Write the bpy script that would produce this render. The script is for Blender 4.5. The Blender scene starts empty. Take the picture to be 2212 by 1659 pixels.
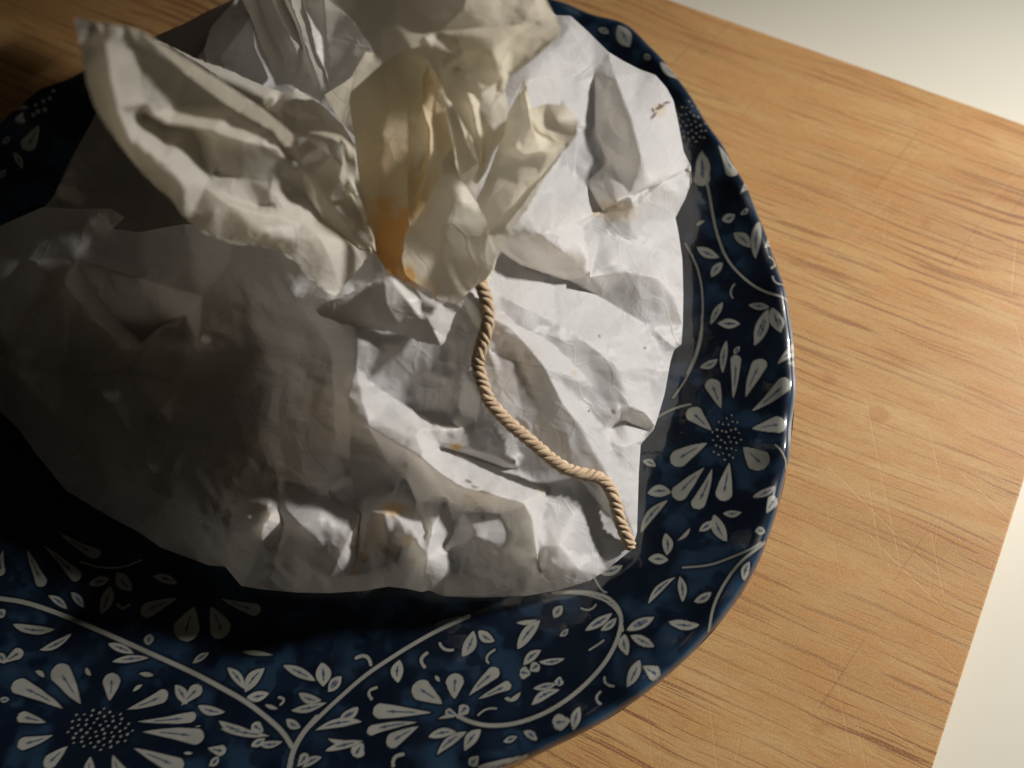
import bpy, math, random
import numpy as np
from mathutils import Vector, noise
from mathutils.geometry import delaunay_2d_cdt
from mathutils.bvhtree import BVHTree
random.seed(7); rng = np.random.default_rng(7)
S = bpy.context.scene
COL = S.collection

# ------------------------------------------------------------------ camera
TILT = math.radians(20); DIST = 0.36; HFOV = math.radians(54)
cam = bpy.data.cameras.new('camera'); co = bpy.data.objects.new('camera', cam); COL.objects.link(co)
CAM = np.array([0.0, -DIST*math.sin(TILT), DIST*math.cos(TILT)])
co.location = CAM; co.rotation_euler = (TILT, 0, 0)
cam.sensor_width = 36; cam.lens = 18/math.tan(HFOV/2)
cam.clip_start = 0.01; cam.clip_end = 20
cam.dof.use_dof = True; cam.dof.focus_distance = 0.325; cam.dof.aperture_fstop = 6.0
S.camera = co
# ------------------------------------------------------------------ light
W = bpy.data.worlds.new('World'); S.world = W; W.use_nodes = True
W.node_tree.nodes['Background'].inputs[0].default_value = (1.0, 0.80, 0.58, 1)
W.node_tree.nodes['Background'].inputs[1].default_value = 0.007
LAMP_AZ, LAMP_EL, LAMP_D = math.radians(18), math.radians(27.5), 0.95
ld = bpy.data.lights.new('lamp', 'SPOT'); ld.energy = 63; ld.color = (1.0, 0.945, 0.885); ld.shadow_soft_size = 0.045
ld.spot_size = math.radians(43); ld.spot_blend = 1.0
lo = bpy.data.objects.new('lamp', ld); COL.objects.link(lo)
lo.location = (0.02+LAMP_D*math.cos(LAMP_EL)*math.cos(LAMP_AZ), 0.0+LAMP_D*math.cos(LAMP_EL)*math.sin(LAMP_AZ), LAMP_D*math.sin(LAMP_EL))
lo.rotation_euler = (Vector((0.155, -0.02, 0.0))-lo.location).to_track_quat('-Z', 'Y').to_euler()
# weak fill light added above, in place of a lit ceiling
cd = bpy.data.lights.new('ceiling_fill', 'AREA'); cd.shape = 'DISK'; cd.size = 0.6; cd.energy = 0.30; cd.color = (1.0, 0.82, 0.62)
cl = bpy.data.objects.new('ceiling_fill', cd); COL.objects.link(cl); cl.location = (0.50, 0.45, 1.10)
cl.rotation_euler = (Vector((0.05, 0, 0))-cl.location).to_track_quat('-Z', 'Y').to_euler()
S.view_settings.view_transform = 'Standard'; S.view_settings.look = 'None'
S.view_settings.exposure = 0.0; S.view_settings.gamma = 1.0
S.cycles.use_denoising = True
S.cycles.max_bounces = 10; S.cycles.diffuse_bounces = 5; S.cycles.transmission_bounces = 8
S.cycles.sample_clamp_indirect = 4

# photo ray helpers: where a point of known height above the board stands
PW, PH = 2212.0, 1659.0
FPX = PW/2/math.tan(HFOV/2)
CT, ST = math.cos(TILT), math.sin(TILT)
def place(px, py, hm):                # hm in metres; arrays allowed
    px = np.asarray(px, float); py = np.asarray(py, float); hm = np.asarray(hm, float)
    dx = (px-PW/2)/FPX; dy = -(py-PH/2)/FPX; dz = -1.0
    wy = dy*CT-dz*ST; wz = dy*ST+dz*CT
    k = (hm-CAM[2])/wz
    return np.stack([CAM[0]+dx*k, CAM[1]+wy*k, np.broadcast_to(hm, k.shape)+0*k], -1)
def project(p):
    p = np.asarray(p)-CAM
    y = p[..., 1]*CT+p[..., 2]*ST; z = -p[..., 1]*ST+p[..., 2]*CT
    return PW/2+p[..., 0]/-z*FPX, PH/2-y/-z*FPX

# ------------------------------------------------------------------ node helpers
def mat(name):
    m = bpy.data.materials.new(name); m.use_nodes = True
    nt = m.node_tree; nt.nodes.clear()
    out = nt.nodes.new('ShaderNodeOutputMaterial')
    return m, nt, out
class N:
    def __init__(s, nt): s.nt = nt
    def __call__(s, typ, ins=None, **kw):
        n = s.nt.nodes.new(typ)
        for k, v in kw.items(): setattr(n, k, v)
        for k, v in (ins or {}).items():
            if isinstance(v, bpy.types.NodeSocket): s.nt.links.new(v, n.inputs[k])
            else: n.inputs[k].default_value = v
        return n
    def ramp(s, fac, stops):
        n = s.nt.nodes.new('ShaderNodeValToRGB'); s.nt.links.new(fac, n.inputs[0])
        el = n.color_ramp.elements
        while len(el) < len(stops): el.new(0.5)
        for e, (p, c) in zip(el, stops):
            e.position = p; e.color = (c, c, c, 1) if isinstance(c, (int, float)) else (*c, 1)
        return n.outputs[0]
    def mix(s, fac, a, b, mode='MIX'):
        n = s.nt.nodes.new('ShaderNodeMix'); n.data_type = 'RGBA'; n.blend_type = mode
        for i, v in ((0, fac), (6, a), (7, b)):
            if isinstance(v, bpy.types.NodeSocket): s.nt.links.new(v, n.inputs[i])
            elif i == 0: n.inputs[0].default_value = v
            else: n.inputs[i].default_value = (*v, 1)
        return n.outputs[2]
    def math(s, op, a, b=0.0):
        n = s.nt.nodes.new('ShaderNodeMath'); n.operation = op
        for i, v in ((0, a), (1, b)):
            if isinstance(v, bpy.types.NodeSocket): s.nt.links.new(v, n.inputs[i])
            else: n.inputs[i].default_value = v
        return n.outputs[0]
def noise_tex(n, vec, scale, detail=4, rough=.5, dist=0.0):
    return n('ShaderNodeTexNoise', {'Vector': vec, 'Scale': scale, 'Detail': detail, 'Roughness': rough, 'Distortion': dist}).outputs['Fac']

# wood
def wood_material():
    m, nt, out = mat('board_wood'); n = N(nt)
    tc = n('ShaderNodeTexCoord').outputs['Object']
    warp = n('ShaderNodeTexNoise', {'Vector': tc, 'Scale': 9.0, 'Detail': 2.0})
    wv = n('ShaderNodeVectorMath', {0: warp.outputs['Color'], 1: (.5, .5, .5)}, operation='SUBTRACT')
    wv = n('ShaderNodeVectorMath', {0: wv.outputs[0], 'Scale': 0.012}, operation='SCALE')
    wp = n('ShaderNodeVectorMath', {0: tc, 1: wv.outputs[0]}, operation='ADD').outputs[0]
    def st(sx, sy, src=wp): return n('ShaderNodeMapping', {'Vector': src, 'Scale': (sx, sy, 1)}).outputs[0]
    broad = noise_tex(n, st(7, 42), 1.0, 4, .55)
    fig = noise_tex(n, st(30, 170), 1.0, 5, .6, .4)
    pore = noise_tex(n, st(15, 640), 1.0, 3, .6)
    pore2 = noise_tex(n, st(60, 1300), 1.0, 2, .5)
    mott = noise_tex(n, st(70, 110, tc), 1.0, 4, .65, .8)
    zone = noise_tex(n, st(10, 12, tc), 1.0, 2, .5)
    c = n.ramp(broad, [(.30, (.345, .198, .070)), (.48, (.445, .273, .104)), (.68, (.525, .340, .142))])
    c = n.mix(n.math('MULTIPLY', n.ramp(fig, [(.40, 1.0), (.60, 0.0)]), .55), c, (.47, .225, .082))
    c = n.mix(n.math('MULTIPLY', n.ramp(mott, [(.50, 0.0), (.70, 1.0)]), .40), c, (.46, .235, .092))
    pz = n.ramp(zone, [(.36, .35), (.6, 1.0)])
    pf = n.math('MULTIPLY', n.ramp(pore, [(.405, 1.0), (.445, 0.0)]), pz)
    c = n.mix(n.math('MULTIPLY', pf, .90), c, (.165, .062, .026))
    pf2 = n.math('MULTIPLY', n.ramp(pore2, [(.34, 1.0), (.44, 0.0)]), pz)
    c = n.mix(n.math('MULTIPLY', pf2, .65), c, (.30, .125, .05))
    fine = noise_tex(n, st(230, 1900, tc), 1.0, 3, .7); grit = noise_tex(n, tc, 1500, 2, .6)
    c = n.mix(n.ramp(fine, [(.35, .30), (.62, 0.0)]), c, (.26, .13, .055))
    c = n.mix(n.ramp(grit, [(.45, 0.0), (.75, .35)]), c, (.70, .47, .25))
    # knife scratches
    sc = None
    for ang, sc_ in ((80, 1.0), (62, 1.3), (-68, .8), (25, 1.1)):
        mp = n('ShaderNodeMapping', {'Vector': tc, 'Rotation': (0, 0, math.radians(ang))}).outputs[0]
        mp = n('ShaderNodeMapping', {'Vector': mp, 'Scale': (9*sc_, 420*sc_, 1)}).outputs[0]
        r = n.ramp(noise_tex(n, mp, 1.0, 1, .4), [(.27, 1.0), (.30, 0.0)])
        sc = r if sc is None else n.math('MAXIMUM', sc, r)
    c = n.mix(n.math('MULTIPLY', sc, .04), c, (.72, .50, .28))
    dk = n.ramp(noise_tex(n, n('ShaderNodeMapping', {'Vector': n('ShaderNodeMapping', {'Vector': tc, 'Rotation': (0, 0, math.radians(104))}).outputs[0], 'Scale': (7, 520, 1)}).outputs[0], 1.0, 1, .4), [(.26, 1.0), (.28, 0.0)])
    c = n.mix(n.math('MULTIPLY', dk, .35), c, (.17, .075, .03))
    st_ = n.ramp(noise_tex(n, tc, 42, 2, .4), [(.70, 0.0), (.76, 1.0)])
    c = n.mix(n.math('MULTIPLY', st_, .35), c, (.30, .10, .04))
    spot = n('ShaderNodeVectorMath', {0: tc, 1: SPOT}, operation='DISTANCE').outputs[1]
    c = n.mix(n.math('MULTIPLY', n.ramp(n.math('ADD', n.math('MULTIPLY', spot, 100.0), n.math('MULTIPLY', mott, .3)), [(.42, 1.0), (.56, 0.0)]), .30), c, (.30, .10, .03))
    hgt = n.math('SUBTRACT', n.math('MULTIPLY', pf, -.6), n.math('ADD', n.math('MULTIPLY', pf2, .4), n.math('MULTIPLY', sc, .35)))
    b = n('ShaderNodeBump', {'Strength': .22, 'Distance': .0003, 'Height': hgt}).outputs[0]
    p = n('ShaderNodeBsdfPrincipled', {'Base Color': c, 'Roughness': n.ramp(fig, [(.3, .36), (.7, .50)]), 'Normal': b, 'Specular IOR Level': .35})
    nt.links.new(p.outputs[0], out.inputs[0]); return m

def counter_material():
    m, nt, out = mat('white_laminate'); n = N(nt)
    tc = n('ShaderNodeTexCoord').outputs['Object']
    c = n.mix(noise_tex(n, tc, 30, 4), (.58, .575, .50), (.61, .605, .53))
    b = n('ShaderNodeBump', {'Strength': .05, 'Distance': .0002, 'Height': noise_tex(n, tc, 900, 3)}).outputs[0]
    p = n('ShaderNodeBsdfPrincipled', {'Base Color': c, 'Roughness': .42, 'Normal': b})
    nt.links.new(p.outputs[0], out.inputs[0]); return m

def glaze_material():
    m, nt, out = mat('blue_glaze'); n = N(nt)
    tc = n('ShaderNodeTexCoord').outputs['Object']
    ink = n('ShaderNodeVertexColor', layer_name='ink').outputs[0]
    b = n('ShaderNodeBump', {'Strength': .12, 'Distance': .0012, 'Height': noise_tex(n, tc, 160, 3)}).outputs[0]
    p = n('ShaderNodeBsdfPrincipled', {'Base Color': ink, 'Roughness': .30, 'Coat Weight': 1.0, 'Coat Roughness': .045, 'Coat IOR': 1.5, 'Coat Normal': b, 'Specular IOR Level': .2})
    nt.links.new(p.outputs[0], out.inputs[0]); return m

def paper_material(name, base, trans, tf, gloss=.10, stains=0.0):
    """crinkled parchment; 'stain' attribute = grease / sauce soaked in, and warm glow painted near the neck"""
    m, nt, out = mat(name); n = N(nt)
    tc = n('ShaderNodeTexCoord').outputs['Object']
    at = n('ShaderNodeAttribute', attribute_name='stain').outputs['Fac']
    f1 = noise_tex(n, tc, 260, 5, .65); f2 = noise_tex(n, tc, 2600, 3, .6)
    b1 = tuple(v*.93 for v in base)
    c = n.mix(n.ramp(f1, [(.35, 0.0), (.65, 1.0)]), b1, base)
    c = n.mix(n.ramp(f2, [(.30, .18), (.55, 0.0)]), c, tuple(v*.6 for v in base))
    # orange flecks
    v = n('ShaderNodeTexVoronoi', {'Vector': tc, 'Scale': 170.0}); 
    fl = n.ramp(v.outputs['Distance'], [(.07, 1.0), (.13, 0.0)])
    pick = n.ramp(noise_tex(n, tc, 55, 1), [(.56, 0.0), (.62, 1.0)])
    fl = n.math('MULTIPLY', n.math('MULTIPLY', fl, pick), .35)
    c = n.mix(fl, c, (.55, .33, .10))
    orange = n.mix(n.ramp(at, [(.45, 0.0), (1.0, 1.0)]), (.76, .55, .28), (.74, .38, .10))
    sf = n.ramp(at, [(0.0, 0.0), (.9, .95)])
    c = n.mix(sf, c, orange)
    spk = n('ShaderNodeAttribute', attribute_name='speck').outputs['Fac']
    c = n.mix(spk, c, (.10, .045, .025))
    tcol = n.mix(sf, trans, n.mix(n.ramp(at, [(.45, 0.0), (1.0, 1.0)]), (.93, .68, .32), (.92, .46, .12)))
    cells = n('ShaderNodeTexVoronoi', {'Vector': n('ShaderNodeVectorMath', {0: tc, 1: n('ShaderNodeVectorMath', {0: n('ShaderNodeTexNoise', {'Vector': tc, 'Scale': 50.0}).outputs['Color'], 'Scale': .012}, operation='SCALE').outputs[0]}, operation='ADD').outputs[0], 'Scale': 85.0}, feature='DISTANCE_TO_EDGE').outputs[0]
    cells2 = n('ShaderNodeTexVoronoi', {'Vector': tc, 'Scale': 210.0}, feature='DISTANCE_TO_EDGE').outputs[0]
    cm = n.ramp(noise_tex(n, tc, 45, 2), [(.42, 0.0), (.6, 1.0)])
    hh = n.math('ADD', n.math('ADD', n.math('MULTIPLY', n.ramp(cells, [(0.0, 1.0), (.055, 0.0)]), .55), n.math('MULTIPLY', n.math('MULTIPLY', n.ramp(cells2, [(0.0, 1.0), (.08, 0.0)]), cm), .35)), n.math('ADD', n.math('MULTIPLY', noise_tex(n, tc, 130, 4, .55), 1.0), n.math('MULTIPLY', f2, .10)))
    b = n('ShaderNodeBump', {'Strength': .22, 'Distance': .0006, 'Height': hh}).outputs[0]
    d = n('ShaderNodeBsdfDiffuse', {'Color': c, 'Normal': b}).outputs[0]
    t = n('ShaderNodeBsdfTranslucent', {'Color': tcol, 'Normal': b}).outputs[0]
    mx = n('ShaderNodeMixShader', {0: tf, 1: d, 2: t}).outputs[0]
    g = n('ShaderNodeBsdfGlossy', {'Color': (1, 1, 1, 1), 'Roughness': .42, 'Normal': b}).outputs[0]
    fr = n('ShaderNodeLayerWeight', {'Blend': .5, 'Normal': b}).outputs['Facing']
    fr = n.math('MULTIPLY_ADD', n.math('POWER', fr, 4.0), .25)
    fr.node.inputs[2].default_value = .035
    mx2 = n('ShaderNodeMixShader', {0: n.math('MULTIPLY', fr, gloss*10), 1: mx, 2: g}).outputs[0]
    nt.links.new(mx2, out.inputs[0]); return m

def twine_material():
    m, nt, out = mat('cotton_twine'); n = N(nt)
    tc = n('ShaderNodeTexCoord').outputs['Object']
    uv = n('ShaderNodeTexCoord').outputs['UV']
    fib = noise_tex(n, n('ShaderNodeMapping', {'Vector': uv, 'Scale': (70, 5, 1)}).outputs[0], 1.0, 3, .6)
    c = n.ramp(fib, [(.3, (.42, .305, .19)), (.55, (.60, .46, .31)), (.75, (.74, .60, .44))])
    c = n.mix(n.ramp(noise_tex(n, tc, 120, 2), [(.45, 0.0), (.7, .35)]), c, (.30, .18, .09))
    b = n('ShaderNodeBump', {'Strength': .9, 'Distance': .0003, 'Height': fib}).outputs[0]
    p = n('ShaderNodeBsdfPrincipled', {'Base Color': c, 'Roughness': .8, 'Normal': b, 'Specular IOR Level': .2, 'Sheen Weight': .15})
    nt.links.new(p.outputs[0], out.inputs[0]); return m

def food_material():
    m, nt, out = mat('cooked_filling'); n = N(nt)
    tc = n('ShaderNodeTexCoord').outputs['Object']
    c = n.ramp(noise_tex(n, tc, 80, 5), [(.3, (.05, .022, .010)), (.7, (.14, .065, .03))])
    p = n('ShaderNodeBsdfPrincipled', {'Base Color': c, 'Roughness': .5})
    nt.links.new(p.outputs[0], out.inputs[0]); return m
# ------------------------------------------------------------------ mesh helpers
def mesh_obj(name, V, F, m, parent=None, smooth=True):
    V = np.asarray(V, float); me = bpy.data.meshes.new(name)
    me.vertices.add(len(V)); me.vertices.foreach_set('co', V.astype(np.float32).ravel())
    F = np.asarray(F, np.int32); k = F.shape[1]
    me.loops.add(F.size); me.loops.foreach_set('vertex_index', F.ravel())
    me.polygons.add(len(F)); me.polygons.foreach_set('loop_start', np.arange(0, F.size, k, dtype=np.int32))
    me.polygons.foreach_set('loop_total', np.full(len(F), k, np.int32))
    me.polygons.foreach_set('use_smooth', np.full(len(F), smooth, bool))
    me.update(calc_edges=True); me.validate()
    me.materials.append(m)
    o = bpy.data.objects.new(name, me); COL.objects.link(o)
    if parent: o.parent = parent
    return o
def empty(name, loc):
    o = bpy.data.objects.new(name, None); o.empty_display_size = .02; o.location = loc; COL.objects.link(o); return o
def tag(o, label=None, cat=None, kind=None, group=None):
    if label: o['label'] = label
    if cat: o['category'] = cat
    if kind: o['kind'] = kind
    if group: o['group'] = group

# ------------------------------------------------------------------ counter + board
def line(a, b):
    A = place(a[0], a[1], 0.0)[:2]; B = place(b[0], b[1], 0.0)[:2]; return A, B
A1, B1 = line((1450, 0), (2212, 268)); A2, B2 = line((2212, 1040), (2015, 1659))
d1 = B1-A1; d2 = B2-A2
t = np.linalg.solve(np.stack([d1, -d2], 1), A2-A1)
corner = A1+d1*t[0]
ux = -d1/np.linalg.norm(d1)                 # along the top edge, away from the corner
uy = d2/np.linalg.norm(d2)
BT = 0.020
ang_ = math.atan2(-ux[1], -ux[0])
_sp = place(1897, 896, 0)[:2]-corner
SPOT = (_sp[0]*math.cos(ang_)+_sp[1]*math.sin(ang_), -_sp[0]*math.sin(ang_)+_sp[1]*math.cos(ang_), 0)
def board():
    ang = ang_
    o_l, o_w = 0.56, 0.42
    # local frame: x along the grain, the corner at (0,0)
    ex = -ux; ey = np.array([ex[1], -ex[0]])
    ey = uy                                       # keeps the photographed right edge exact
    segs = []
    r = 0.0007; R = 0.004
    def rr(inset, z):
        pts = []
        x0, x1, y0, y1 = -o_l+inset, 0-inset, 0+inset, o_w-inset
        q = R
        for cx, cy, a0 in ((x1-q, y0+q, -90), (x1-q, y1-q, 0), (x0+q, y1-q, 90), (x0+q, y0+q, 180)):
            for k in range(7):
                a = math.radians(a0+k*15); pts.append((cx+q*math.cos(a), cy+q*math.sin(a), z))
        return pts
    rings = [rr(0, -BT), rr(0, -r)] + [rr(r*(1-math.cos(math.radians(a))), -r+r*math.sin(math.radians(a))) for a in (20, 40, 60, 80, 90)]
    n = len(rings[0]); V = [p for g in rings for p in g]; F = []
    for i in range(len(rings)-1):
        for k in range(n): F.append((i*n+k, i*n+(k+1) % n, (i+1)*n+(k+1) % n, (i+1)*n+k))
    me = bpy.data.meshes.new('cutting_board')
    F.append(tuple(range((len(rings)-1)*n, len(rings)*n))); F.append(tuple(reversed(range(n))))
    Vw = []
    # store vertices in a local frame rotated with the grain so that the texture follows it
    c, s = math.cos(ang), math.sin(ang)
    for x, y, z in V:
        w = ex*x+ey*y
        Vw.append((w[0]*c+w[1]*s, -w[0]*s+w[1]*c, z))
    me.from_pydata(Vw, [], F); me.update(); me.materials.append(wood_material())
    o = bpy.data.objects.new('cutting_board', me); COL.objects.link(o)
    o.location = (corner[0], corner[1], 0); o.rotation_euler = (0, 0, ang)
    import bmesh
    bm = bmesh.new(); bm.from_mesh(me); bmesh.ops.recalc_face_normals(bm, faces=bm.faces); bm.to_mesh(me); bm.free()
    tag(o, 'worn brown wooden cutting board with knife scratches lying on the white counter', 'cutting board')
board()
cs = 1.6
ct = mesh_obj('counter', [(-cs, -cs, -BT), (cs, -cs, -BT), (cs, cs, -BT), (-cs, cs, -BT)], [(0, 1, 2, 3)], counter_material())
tag(ct, kind='structure')

# ------------------------------------------------------------------ plate
RIMZ = 0.020
OUT = [(330,75),(420,35),(520,-6),(620,-48),(760,-85),(920,-98),(1080,-62),(1200,-8),(1290,16),(1375,50),(1440,120),(1500,200),(1560,290),(1612,380),(1665,500),(1700,600),(1720,700),
 (1728,790),(1723,890),(1710,1000),(1690,1090),(1660,1180),(1620,1262),(1562,1343),(1500,1410),(1440,1463),(1370,1518),(1290,1568),(1200,1612),(1080,1665),
 (930,1725),(700,1800),(450,1850),(150,1860),(-180,1800),(-450,1620),(-600,1350),(-620,1050),(-520,760),(-300,500),(-120,350),(0,252),(40,208),(95,172),(170,143)]
Po = place([p[0] for p in OUT], [p[1] for p in OUT], RIMZ)[:, :2]
PC = place(560, 860, RIMZ)[:2]
ph = np.arctan2(Po[:, 1]-PC[1], Po[:, 0]-PC[0]); rr_ = np.hypot(*(Po-PC).T)
o_ = np.argsort(ph); ph, rr_ = ph[o_], rr_[o_]
grid = np.linspace(-math.pi, math.pi, 1441)[:-1]
rg = np.interp(grid, np.r_[ph-2*math.pi, ph, ph+2*math.pi], np.tile(rr_, 3))
ker = np.hanning(25); ker /= ker.sum()
rg = np.convolve(np.r_[rg[-30:], rg, rg[:30]], ker, 'same')[30:-30]
def redge(a): return np.interp((a+math.pi) % (2*math.pi)-math.pi, np.r_[grid, math.pi], np.r_[rg, rg[0]])
PT = np.array([0, .3, .9, 1.8, 3.0, 4.4, 5.6, 8, 12, 18, 24, 31, 38, 45, 52, 400])/1000
PZ = np.array([14.6, 15.9, 17.4, 18.7, 19.6, 20.0, 19.8, 18.8, 17.2, 15.1, 13.2, 10.9, 8.6, 6.7, 5.4, 4.4])/1000
_tt = np.linspace(0, .4, 8001); _zz = np.interp(_tt, PT, PZ)
_k = np.hanning(41); _k /= _k.sum()
_zs = np.convolve(np.r_[np.full(60, _zz[0]), _zz, np.full(60, _zz[-1])], _k, 'same')[60:-60]
_mixw = np.clip((_tt-.002)/.002, 0, 1); _zz = _zz*(1-_mixw)+_zs*_mixw
def plate_z(x, y):
    a = np.arctan2(y-PC[1], x-PC[0]); t = redge(a)-np.hypot(x-PC[0], y-PC[1])
    return np.interp(t, _tt, _zz)
def on_plate(px, py):
    z = np.full(np.shape(px), .008)
    for _ in range(12):
        p = place(px, py, z); z = .5*z+.5*plate_z(p[..., 0], p[..., 1])
    return p

INK = []   # (kind, pts, width)  in photo coordinates -> converted to the plate's own surface
def zE(x, y): return ((1400+x*.4822)*.8534, (800+y*.4822)*.8534)
def zF(x, y): return (x*.40687*.8534, (1344+y*.40687)*.8534)
def zG(x, y): return ((800+x*.40687)*.8534, (1344+y*.40687)*.8534)
def zH(x, y): return ((1400+x*.452)*.8534, (200+y*.452)*.8534)
def zA(x, y): return (x*.22604*.8534, y*.22604*.8534)
def zB(x, y): return ((800+x*.45208)*.8534, y*.45208*.8534)
SC = {zE: .4822*.8534, zF: .3472, zG: .3472, zH: .452*.8534, zA: .1929, zB: .3858}
def P(z, *L):
    for a in L: INK.append(('p', [z(a[0], a[1]), z(a[2], a[3])], a[4]*SC[z]*1.10))
def Lf(z, *L):
    for a in L: INK.append(('l', [z(a[0], a[1]), z(a[2], a[3])], a[4]*SC[z]*1.08))
def Vn(z, w, *pts): INK.append(('v', [z(*p) for p in pts], w*SC[z]))
def Dt(z, r, *pts):
    for p in pts: INK.append(('d', [z(*p)], r*SC[z]*random.uniform(.8, 1.15)))
Dk = lambda z, r, *pts: [INK.append(('k', [z(*p)], r*SC[z])) for p in pts]
# right-hand flower
Dk(zE, 175, (910, 640)); Dk(zH, 120, (790, 230)); Dk(zF, 230, (620, 1235)); Dk(zA, 230, (450, 1080)); Dk(zF, 240, (180, 10), (1250, 380))
P(zE, (945,430,960,205,52),(1010,430,1100,225,72),(1040,500,1235,335,72),(1045,590,1225,565,85),(1000,690,1115,795,105),(925,770,890,970,78),(835,800,745,1012,66),
  (795,795,638,958,78),(810,665,622,775,88),(832,600,712,488,80),(882,485,822,333,72),(1180,250,1290,175,62),(1120,1035,1170,950,58),(1230,250,1300,265,42))
Lf(zE, (1055,155,1125,-20,45),(910,130,890,300,35),(770,270,865,225,45),(865,35,985,40,45),(1170,-10,1195,75,45),(495,930,620,925,65),(460,1140,605,965,45),
  (890,1035,990,1030,35),(845,1040,912,1185,62),(840,1075,765,1130,40),(590,1140,597,1255,48),(500,1275,605,1280,52),(235,1345,365,1310,50),(500,1510,645,1370,35),
  (665,1365,680,1500,45),(605,1605,770,1620,50),(385,1650,530,1580,45),(720,1110,650,1180,20),(170,1650,310,1560,40),(1060,1130,1115,1130,38),(1045,950,1170,890,35),(1000,1390,1030,1290,45),(740,1500,830,1450,40),(470,760,540,790,40),(980,160,950,200,25))
Vn(zE, 14, (0,1455),(100,1450),(200,1465),(290,1500),(350,1560),(365,1650)); Vn(zE, 10, (215,1370),(250,1430),(280,1450))
Vn(zE, 10, (680,1320),(820,1310),(930,1270),(1040,1225),(1090,1190)); Vn(zE, 14, (820,1650),(835,1530),(900,1400),(980,1290),(1060,1230),(1110,1190))
Vn(zE, 11, (1165,680),(1210,740),(1222,805)); Vn(zE, 12, (550,530),(640,485),(720,465)); Vn(zE, 8, (630,430),(700,330),(760,200),(785,80),(780,0))
for k in range(34):
    a = k*2.39996; r = (k+.5)**.5*19; x = 912+r*math.cos(a)*.72+r*math.sin(a)*.18; y = 640-r*math.cos(a)*.45+r*math.sin(a)*.95*1.1
    Dt(zE, 8.5, (x, y))
P(zH, (835,395,840,600,78),(925,375,1012,548,66),(1185,945,1250,885,60),(1045,650,1105,585,46))
Lf(zH, (1010,860,1105,945,58),(1155,800,1135,1005,52),(805,940,930,1000,52),(950,1025,885,1110,48),(945,790,1020,760,52),(950,1250,880,1380,38),(920,1370,1050,1370,50),
   (1205,1290,1130,1480,50),(1225,1280,1275,1420,60),(1210,1280,1090,1265,40),(800,820,850,790,20),(1050,760,1090,720,30),(1105,640,1165,720,28))
Vn(zH, 13, (840,520),(870,620),(890,740),(920,880),(970,1010),(1060,1110),(1170,1190),(1270,1225),(1350,1270)); Vn(zH, 9, (740,920),(800,1030),(835,1160),(840,1330),(810,1520),(750,1650))
Vn(zH, 10, (1015,1150),(995,1190),(1005,1225)); Vn(zH, 12, (1230,1105),(1260,1150),(1312,1162)); Vn(zH, 12, (1215,990),(1245,1030),(1225,1055))
for k in range(40):
    a = k*2.39996; r = (k+.5)**.5*19; Dt(zH, 9, (788+r*math.cos(a)*.75, 232+r*math.sin(a)*1.1))
# lower right band
P(zG, (860,1045,870,885,108),(785,1075,605,960,118),(720,1130,355,1118,86),(640,1190,318,1247,58),(640,1215,442,1328,82),(950,1025,1132,858,74),(1010,1045,1212,952,52),
  (890,1150,942,1088,66),(880,1150,805,1118,48),(1330,870,1385,830,62),(1335,890,1268,878,72),(1515,905,1510,965,56),(2030,840,2132,912,82),(1580,1180,1472,1190,92),(290,1320,238,1402,84),(1010,1400,955,1455,62))
Lf(zG, (870,1155,755,1172,22),(910,780,980,620,76),(1010,620,1112,688,62),(1255,735,1395,555,72),(1240,570,1380,550,26),(1480,540,1530,465,56),(1290,835,1400,742,56),(1385,815,1548,793,36),
  (1350,980,1500,950,42),(1340,1085,1522,988,52),(1515,655,1570,608,36),(1675,620,1830,520,46),(1770,620,1870,540,42),(1930,620,2098,538,46),(1955,650,2107,722,62),(1920,640,1937,772,66),
  (2015,800,1933,972,62),(520,800,510,942,74),(700,1280,870,1250,52),(935,1250,748,1397,52),(1025,1235,925,1367,66),(1640,1090,1600,1240,56),(1165,1312,1252,1278,36),(1290,1245,1375,1303,46),
  (290,1188,-10,1242,52),(40,820,45,950,78),(155,905,75,1002,52),(262,1098,158,1177,58),(70,1290,285,1312,32),(58,1367,292,1308,46),(1000,1470,1330,1390,70),(1200,1060,1275,1000,26),(1170,1040,1215,1050,22),(740,900,770,940,24))
Vn(zG, 26, (-40,1215),(0,1175),(120,1060),(300,900),(450,800),(560,730),(750,620),(950,530)); Vn(zG, 24, (1480,385),(1650,375),(1800,400),(1880,470),(1905,560),(1870,700),(1780,850),(1620,1010),(1440,1130),(1250,1200),(1080,1215),(960,1190),(880,1150))
for w, a in ((22, ((690,760),(655,800),(675,845))),(18, ((375,975),(330,1000),(345,1045))),(15, ((1110,740),(1065,780),(1070,820))),(22, ((540,1390),(490,1410),(480,1460))),(22, ((250,790),(310,780),(340,830))),
             (18, ((770,700),(800,735),(850,740))),(14, ((1795,910),(1805,950),(1850,965))),(14, ((1770,1000),(1745,1040),(1770,1075))),(7, ((1010,1145),(1060,1110),(1120,1105))),(9, ((1700,740),(1750,710),(1790,680))),(9, ((1650,480),(1700,490),(1740,460)))):
    Vn(zG, w, *a)
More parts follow.
